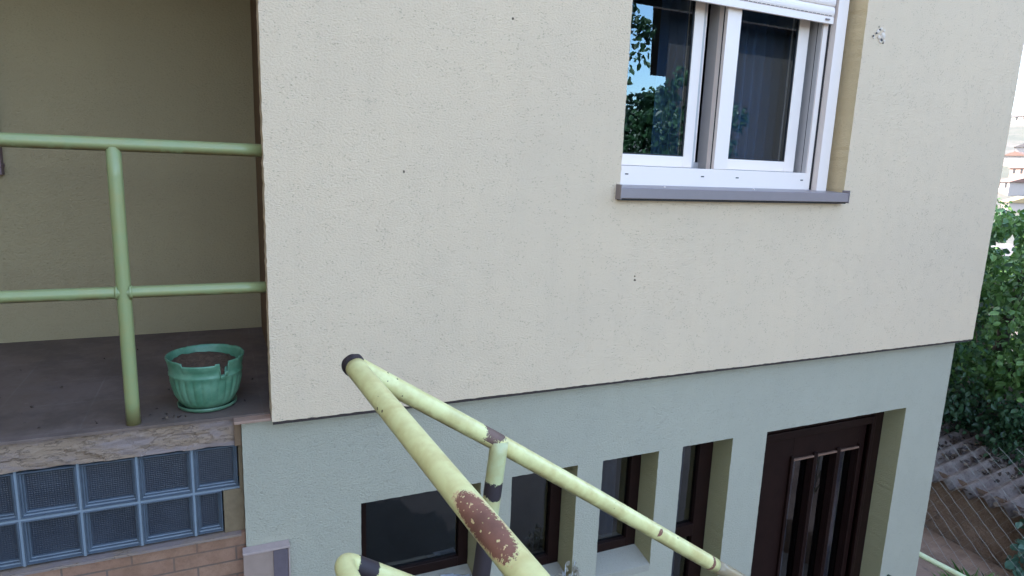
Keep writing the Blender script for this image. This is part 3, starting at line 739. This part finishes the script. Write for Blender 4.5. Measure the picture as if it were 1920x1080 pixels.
R = random.Random(44); sp = [(-.36+R.uniform(-.05, .05), .13+R.uniform(-.02, .05), -.915) for _ in range(10)]+[(R.uniform(-1.1, -.05), R.uniform(.1, 1.3), -.916) for _ in range(26)]
db = leaves('floor_debris', sp, .016, M['leafdry'], None, 45, -.1, .9); tag(db, 'small dry crumbs scattered on the porch floor', 'debris', kind='stuff')
# ------------------------------------------------------------------ scraps and dried twig
bm = bmesh.new()
R = random.Random(9)
for k in range(6):
    c_ = Vector((.84+.03*k+R.uniform(-.01, .01), .13+R.uniform(-.02, .03), -1.957-.006*k)); s_ = .03
    vs = [bm.verts.new(c_+Vector((R.uniform(-s_, s_)+dx*s_, R.uniform(-.01, .01)+dy*s_, R.uniform(0, .018)))) for dx, dy in ((-1, -1), (1, -1), (1, 1), (-1, 1))]
    bm.faces.new(vs)
bmesh.ops.solidify(bm, geom=list(bm.faces), thickness=.002)
tag(link('crumpled_paper', mesh('paper', bm), M['papers']), 'crumpled white paper scraps on the ledge of the widest basement window', 'paper')
T = thing('dried_plant', 'dried silvery twig with pale curled leaves standing by a basement window ledge', 'plant')
tb = Vector((1.49, .02, -2.35)); bm = bmesh.new(); tips = []
for k in range(7):
    R = random.Random(20+k); e = tb+Vector((R.uniform(-.06, .05), R.uniform(-.05, .02), R.uniform(.27, .40))); mid = tb.lerp(e, .5)+Vector((R.uniform(-.02, .02), 0, .02))
    tube(bm, [tb, mid, e], [.004, .003, .0015], 6); tips += [mid.lerp(e, R.random()) for _ in range(9)]+[e]
link('stem', mesh('stem', bm), M['papers'], T)
leaves('leaf', tips, .045, M['leafgrey'], T, 5, .2, .9)
place(T, tb)

# ------------------------------------------------------------------ right side: shed, roof, fence, pipe rail, trees
SH = thing('shed', 'low shed with a stained mud wall and a rusty grey corrugated roof', 'shed')
bm = bmesh.new(); ny, nz = 90, 30; G_ = []
for i in range(ny+1):
    row = []
    for j in range(nz+1):
        y = -1.5+5.5*i/ny; z = -3.9+1.28*j/nz
        row.append(bm.verts.new((6.13+.04*noise.fractal(Vector((0, y*2, z*2.5)), 1, 2, 4)-.05*(j < 3), y, z)))
    G_.append(row)
for i in range(ny):
    for j in range(nz): bm.faces.new((G_[i][j], G_[i][j+1], G_[i+1][j+1], G_[i+1][j]))
link('mud_wall', mesh('mud', bm, True), M['mud'], SH)
each('back_wall', [(6.3, 8.6, -1.45, -1.3, -3.9, -2.65), (6.3, 8.6, 3.8, 3.95, -3.9, -2.65)], M['mud'], SH, 0)
# corrugated sheets
def roof_z(x, y): return -2.655+.15*(x-6.0)
bm = bmesh.new(); PIT = .170; pts_ = []; ny = int(5.6/PIT*14); nx = 14; G_ = []
for i in range(ny+1):
    y = -1.6+5.6*i/ny; row = []
    ph = 2*math.pi*(y-.60)/PIT
    sheet = int((y+1.6)/1.02)
    for j in range(nx+1):
        x = 5.985+.03*noise.noise(Vector((sheet*3.7, 1, 0)))+2.7*j/nx
        if j == 0: x += .018*noise.noise(Vector((y*9, 0, 0)))
        z = roof_z(x, y)+.031*math.cos(ph)+.012*noise.noise(Vector((x*.8, y*.9, 5)))+.006*noise.noise(Vector((sheet*9., 0, 0)))
        row.append(bm.verts.new((x, y, z)))
    G_.append(row)
for i in range(ny):
    for j in range(nx): bm.faces.new((G_[i][j], G_[i+1][j], G_[i+1][j+1], G_[i][j+1]))
bmesh.ops.solidify(bm, geom=list(bm.faces), thickness=.007)
link('corrugated_roof', mesh('corr', bm, True), M['roof'], SH)
# leaf litter
R = random.Random(31); sp = []
for _ in range(9000):
    y = R.uniform(-.9, 3.2); x = 6.0+2.4*R.random()
    ph = 2*math.pi*(y-.60)/PIT
    if math.cos(ph) > -.35 and R.random() < .93: continue
    if noise.noise(Vector((x*2, y*2, 3))) < -.15: continue
    sp.append((x, y, roof_z(x, y)+.027*math.cos(ph)+.022+R.uniform(0, .02)))
lit = leaves('leaf_litter', sp, .05, M['leafdry'], None, 32, -.2, 1.1); tag(lit, 'dry brown leaves lying in the valleys of the corrugated roof', 'leaves', kind='stuff')
# chain link fence between the house and the shed
FE = thing('chain_link_fence', 'sagging galvanised chain link fence in front of the corrugated shed roof', 'fence')
FX = 5.6; dg = .122
def fpt(u, v):        # u along the fence (towards the camera), v downwards
    y = 1.4-u; top = -2.045+.30*(.41-y); sag = .02*noise.noise(Vector((u*1.5, v*1.5, 0)))
    return Vector((FX+.05*noise.noise(Vector((u, v*1.3, 4))), y, top-v*1.1+sag))
bm = bmesh.new(); NU, NV = 22, 9
for s_, r_ in ((1, .0017), (-1, .0006)):
    for i in range(-NV*2, NU*2+1):
        pts_ = []
        u = i*dg*.5*2; 
        for k in range(0, NV*2+1):
            uu = i*dg+s_*k*dg*.5; vv = k*dg*.5
            if uu < -.01 or uu > NU*dg: continue
            jx = .004*(1 if k % 2 else -1)
            p_ = fpt(uu, vv); p_.x += jx*s_; pts_.append(p_)
        if len(pts_) > 1: tube(bm, pts_, r_, 5, cap=False)
link('wire_mesh', mesh('wire', bm), M['wire'], FE)
tubes('fence_post', [[(5.6, 1.42, -3.6), (5.6, 1.42, -2.2)]], .02, M['wire'], FE)
tubes('fence_post', [[(5.6, -1.3, -3.6), (5.6, -1.3, -1.5)]], .02, M['wire'], FE)
place(FE, (5.6, .1, -3.6))
YR = thing('garden_handrail', 'pale yellow pipe handrail sloping down beyond the house corner', 'railing')
tubes('rail', [dense([(4.50, .28, -2.60), (4.75, .146, -2.736), (5.30, -.15, -3.03), (5.6, -.31, -3.2)], .1)], .022, pipe_paint('yellow_paint', (.55, .58, .33, 1), (), .2, .3), YR)
tubes('post', [[(5.3, -.15, -3.03), (5.3, -.15, -3.6)]], .02, M['wire'], YR)
place(YR, (5.3, -.15, -3.6))

def tree(name, label, cat, base, limbs, clumps, leafm, leaf, seedv, group=None, skip=None, crown='crown', shape=1.0, extra=()):
    t = thing(name, label, cat, group); bm = bmesh.new()
    for pts_, r0, r1_ in limbs:
        P_ = dense(pts_, .12); n = len(P_)
        P_ = [p+Vector((noise.noise(p*3), noise.noise(p*3+Vector((5, 0, 0))), 0))*.05 for p in P_]
        tube(bm, P_, [r0+(r1_-r0)*i/(n-1) for i in range(n)], 10, wob=.2)
    link('trunk', mesh('trunk', bm, True), M['bark'], t)
    R = random.Random(seedv); pts_ = clump_points(clumps, R)
    if skip: pts_ = [p for p in pts_ if not skip(p)]
    leaves(crown, pts_, leaf, leafm, t, seedv+1, .5, shape)
    for lm, cl in extra:
        leaves('foliage', clump_points(cl, R), leaf, lm, t, seedv+9, .5, shape)
    place(t, base); return t
# leafy tree beyond the shed roof
R = random.Random(5); cl = []
hole = [((Vector((8, 1.653, -.478))-CAM).normalized(), .010), ((Vector((8, 1.79, -.50))-CAM).normalized(), .005), ((Vector((8, 1.619, -.614))-CAM).normalized(), .006)]
def skiphole(p):
    d = (p-CAM).normalized()
    return any((d-h).length < s for h, s in hole)
for k in range(330):
    x = R.uniform(7.2, 10.4); y = R.uniform(-.4, 3.9); top = .02+.22*noise.noise(Vector((x*1.3, y*1.3, 0)))-.05*max(0, x-9)
    z = R.uniform(-2.5, top-.18)
    if z < -2.1 and x < 8.2: z += .4
    cl.append(((x, y, z), R.uniform(.18, .38), R.randint(70, 110)))
for k in range(55):      # front face, sparse larger sprays
    y = R.uniform(.3, 3.2); cl.append(((7.0+R.uniform(-.1, .3), y, R.uniform(-2.1, -.2)), R.uniform(.12, .26), R.randint(22, 48)))
tree('walnut_tree', 'bushy bright green tree rising behind the corrugated shed roof', 'tree', (8.6, 1.9, -4.2),
     [([(8.6, 1.9, -4.2), (8.6, 1.9, -2.4), (8.4, 1.7, -1.2), (8.3, 1.5, -.2)], .13, .03), ([(8.6, 1.9, -2.4), (9.3, 2.8, -.9)], .07, .02), ([(8.6, 1.9, -2.6), (7.6, 1.0, -1.3)], .06, .015), ([(8.3, 1.6, -.8), (7.9, 1.2, .02), (7.6, .95, .05)], .02, .006)],
     cl, M['leaf'], .078, 51, skip=skiphole)
# darker creeper against the house side
cl = []
for k in range(60): cl.append(((R.uniform(6.75, 7.5), R.uniform(.5, 2.2), R.uniform(-2.5, -2.1)), R.uniform(.12, .22), R.randint(40, 60)))
for k in range(120):
    cl.append(((R.uniform(6.3, 7.2), R.uniform(1.15, 2.9), R.uniform(-2.35, -.95)), R.uniform(.12, .26), R.randint(26, 50)))
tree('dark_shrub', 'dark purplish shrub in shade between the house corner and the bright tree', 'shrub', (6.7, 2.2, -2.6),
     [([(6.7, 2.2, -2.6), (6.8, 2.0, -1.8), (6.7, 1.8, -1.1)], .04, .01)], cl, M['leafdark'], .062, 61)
cl = []
for k in range(220):
    x = R.uniform(10.8, 12.6); cl.append(((x, R.uniform(-.5, 6.5), R.uniform(-3.4, -.25)), R.uniform(.3, .5), 60))
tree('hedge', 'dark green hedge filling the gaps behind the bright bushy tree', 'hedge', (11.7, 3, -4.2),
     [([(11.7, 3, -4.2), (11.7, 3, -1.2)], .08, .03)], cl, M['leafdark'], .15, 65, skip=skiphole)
# ivy over the shed edge, lower right
cl = [((6.02, -.05, -2.72), .10, 40), ((5.98, -.12, -2.85), .14, 60), ((6.0, -.22, -3.0), .16, 70), ((5.97, .02, -3.02), .10, 40), ((6.03, .06, -2.68), .06, 22), ((6.1, -.2, -2.6), .14, 60), ((5.96, .03, -2.88), .08, 26)]
tree('ivy_plant', 'bluish green ivy hanging over the edge of the shed roof', 'plant', (6.05, -.2, -3.6),
     [([(6.05, -.2, -3.6), (6.02, -.15, -3.0), (6.02, -.1, -2.7)], .012, .004)], cl, leafmat('blue_green_leaves', [(.05, .12, .085, 1), (.08, .17, .12, 1), (.11, .22, .15, 1)]), .075, 71, shape=1.25)
# grass tuft below the yellow pipe
R = random.Random(77); V = []; F = []
for k in range(160):
    p = Vector((5.15+R.uniform(-.2, .35), -.02+R.uniform(-.2, .2), -3.2)); h = R.uniform(.12, .24); d = Vector((R.uniform(-.1, .1), R.uniform(-.1, .1), h)); s_ = Vector((R.uniform(-1, 1), R.uniform(-1, 1), 0)).normalized()*.006
    b = len(V); V += [p-s_, p+s_, p+d*.6+s_*.7, p+d+Vector((d.x, d.y, 0))*.6]; F += [(b, b+1, b+2, b+3)]
me = bpy.data.meshes.new('grass'); me.from_pydata([tuple(v) for v in V], [], F)
g_ = link('grass', me, M['leaf']); tag(g_, 'green grass tuft growing by the yellow pipe handrail', 'grass', kind='stuff')
o = boxes('embankment', [(4.9, 6.1, -2.0, 3.4, -3.7, -3.21)], M['mud'], bevel=.03); tag(o, kind='structure')

# ------------------------------------------------------------------ far village on the hillside
def far_house(name, cx, cy, wdt, dep, h, rot, label, wallm, roofm, roof_h=2.2, wins=True):
    t = thing(name, label, 'house', 'houses on the far hillside'); z0 = ground_h(cx, cy)-2
    def tr(p): c_, s_ = math.cos(rot), math.sin(rot); return (p[0]*c_-p[1]*s_, p[0]*s_+p[1]*c_, p[2])
    bm = bmesh.new(); box(bm, -wdt/2, wdt/2, -dep/2, dep/2, 0, h+2)
    for v in bm.verts: v.co = tr(v.co)
    link('wall', mesh('w', bm), wallm, t)
    bm = bmesh.new(); e = .5; zz = h+2
    pr = [(-wdt/2-e, -dep/2-e, zz), (wdt/2+e, -dep/2-e, zz), (wdt/2+e, dep/2+e, zz), (-wdt/2-e, dep/2+e, zz), (-wdt/2-e, 0, zz+roof_h), (wdt/2+e, 0, zz+roof_h)]
    v = [bm.verts.new(tr(p)) for p in pr]
    for f in ((0, 1, 5, 4), (2, 3, 4, 5), (0, 4, 3), (1, 2, 5), (0, 3, 2, 1)): bm.faces.new([v[i] for i in f])
    link('roof', mesh('r', bm), roofm, t)
    if wins:
        for fx in (-wdt*.28, wdt*.2):
            for sy in (-1, 1):
                bm = bmesh.new(); box(bm, fx-.6, fx+.6, sy*dep/2-.06, sy*dep/2+.06, 2+h*.45, 2+h*.45+1.4)
                for q in bm.verts: q.co = tr(q.co)
                link('window', mesh('wi', bm), M['gasket'], t)
    t.location = (cx, cy, z0); return t
def at_px(u, dist):
    d = (fw*1213.31+rt*(u-960)-up*(346-540)).normalized(); d.z = 0; d.normalize(); return (CAM.x+d.x*dist, CAM.y+d.y*dist)
pink = simple('pink_render', (.26, .17, .14, 1), .9, .2, .2); grr = simple('grey_roof', (.15, .13, .125, 1), .9)
for (u, dist, wdt, dep, h, rot, lab, wm, rm, rh) in [
    (1903, 380, 8, 7, 3.0, 1.3, 'small white flat roofed house highest on the far hillside', M['whitehouse'], grr, .8),
    (1915, 300, 9, 7, 3.6, .5, 'large white gabled house in the middle of the far hillside', M['whitehouse'], grr, 2),
    (1899, 285, 6, 6, 3.6, .2, 'narrow white house beside the house corner on the far hillside', M['whitehouse'], M['redroof'], 1.5),
    (1926, 262, 8, 7, 3, 1.0, 'pinkish house at the right edge of the far hillside', pink, M['redroof'], 2.4),
    (1901, 240, 9, 6, 3, .9, 'long white house low on the far hillside', M['whitehouse'], M['redroof'], 1.2),
    (1922, 215, 9, 7, 2.6, .7, 'pale house with a tan roof lowest on the far hillside', M['whitehouse'], simple('tan_roof', (.24, .18, .10, 1), .9), 1.6)]:
    x, y = at_px(u, dist); far_house('far_house', x, y, wdt, dep, h, rot, lab, wm, rm, rh)
x, y = at_px(1893, 30)
far_house('white_outbuilding', x, y, 5, 4, 2.6, .4, 'white outbuilding glimpsed through gaps in the bright green tree', M['whitehouse'], grr, .8, False)['group'] = 'white outbuilding'

# ------------------------------------------------------------------ what stands behind the camera (seen in the glass), and a wall added to shade the scene
NB = thing('neighbour_house', 'neighbouring brown house mirrored in the glass of the white window', 'house')
def prism(name, foot, z0, z1, mat, parent):
    bm = bmesh.new(); a = [bm.verts.new((x, y, z0)) for x, y in foot]; b = [bm.verts.new((x, y, z1)) for x, y in foot]; n = len(foot)
    for k in range(n): bm.faces.new((a[k], a[(k+1) % n], b[(k+1) % n], b[k]))
    bm.faces.new(a); bm.faces.new(b[::-1]); return link(name, mesh(name, bm), mat, parent)
prism('wall', [(8.5, -8.53), (20, -8.53), (24, -15), (13.3, -15)], -4.5, 3.3, M['neighbour'], NB)
prism('roof', [(7.75, -8.1), (20.6, -8.1), (25, -15.6), (13.1, -15.6)], 3.3, 3.62, M['eave'], NB)
prism('roof_ridge', [(9.6, -9.2), (19.6, -9.2), (23, -14.4), (13.6, -14.4)], 3.621, 4.9, M['eave'], NB)
place(NB, (12, -12, -4.5))
R = random.Random(91); cl = []
for k in range(100):
    cl.append(((R.uniform(4.9, 7.3), R.uniform(-6.6, -5.0), R.uniform(-1.6, 1.35)), R.uniform(.2, .38), 110))
for k in range(40):
    cl.append(((R.uniform(4.9, 5.68), R.uniform(-6.0, -5.2), R.uniform(1.0, 3.0)), R.uniform(.10, .24), 34))
for k in range(6): cl.append(((6.15+.1*k, -5.6, 1.25+.09*k), .14, 26))
tree('garden_tree', 'leafy tree mirrored in the left sash of the white window', 'tree', (5.9, -5.8, -3.6),
     [([(5.9, -5.8, -3.6), (5.8, -5.7, -1.5), (5.5, -5.6, .4), (5.3, -5.6, 2.4)], .12, .02), ([(5.8, -5.7, -1.2), (6.6, -5.6, 1.2)], .06, .01)],
     cl, M['leafdark'], .11, 92, shape=.8)
BW = boxes('light_blocker_wall', [(-4.6, -4.3, -9, -.5, -3.7, 8.0)], M['addedwall'], None, .01); tag(BW, 'unseen ochre wall added on the left to block sky and warm the light', 'wall')  # added out of view to darken the left side and bounce warm light
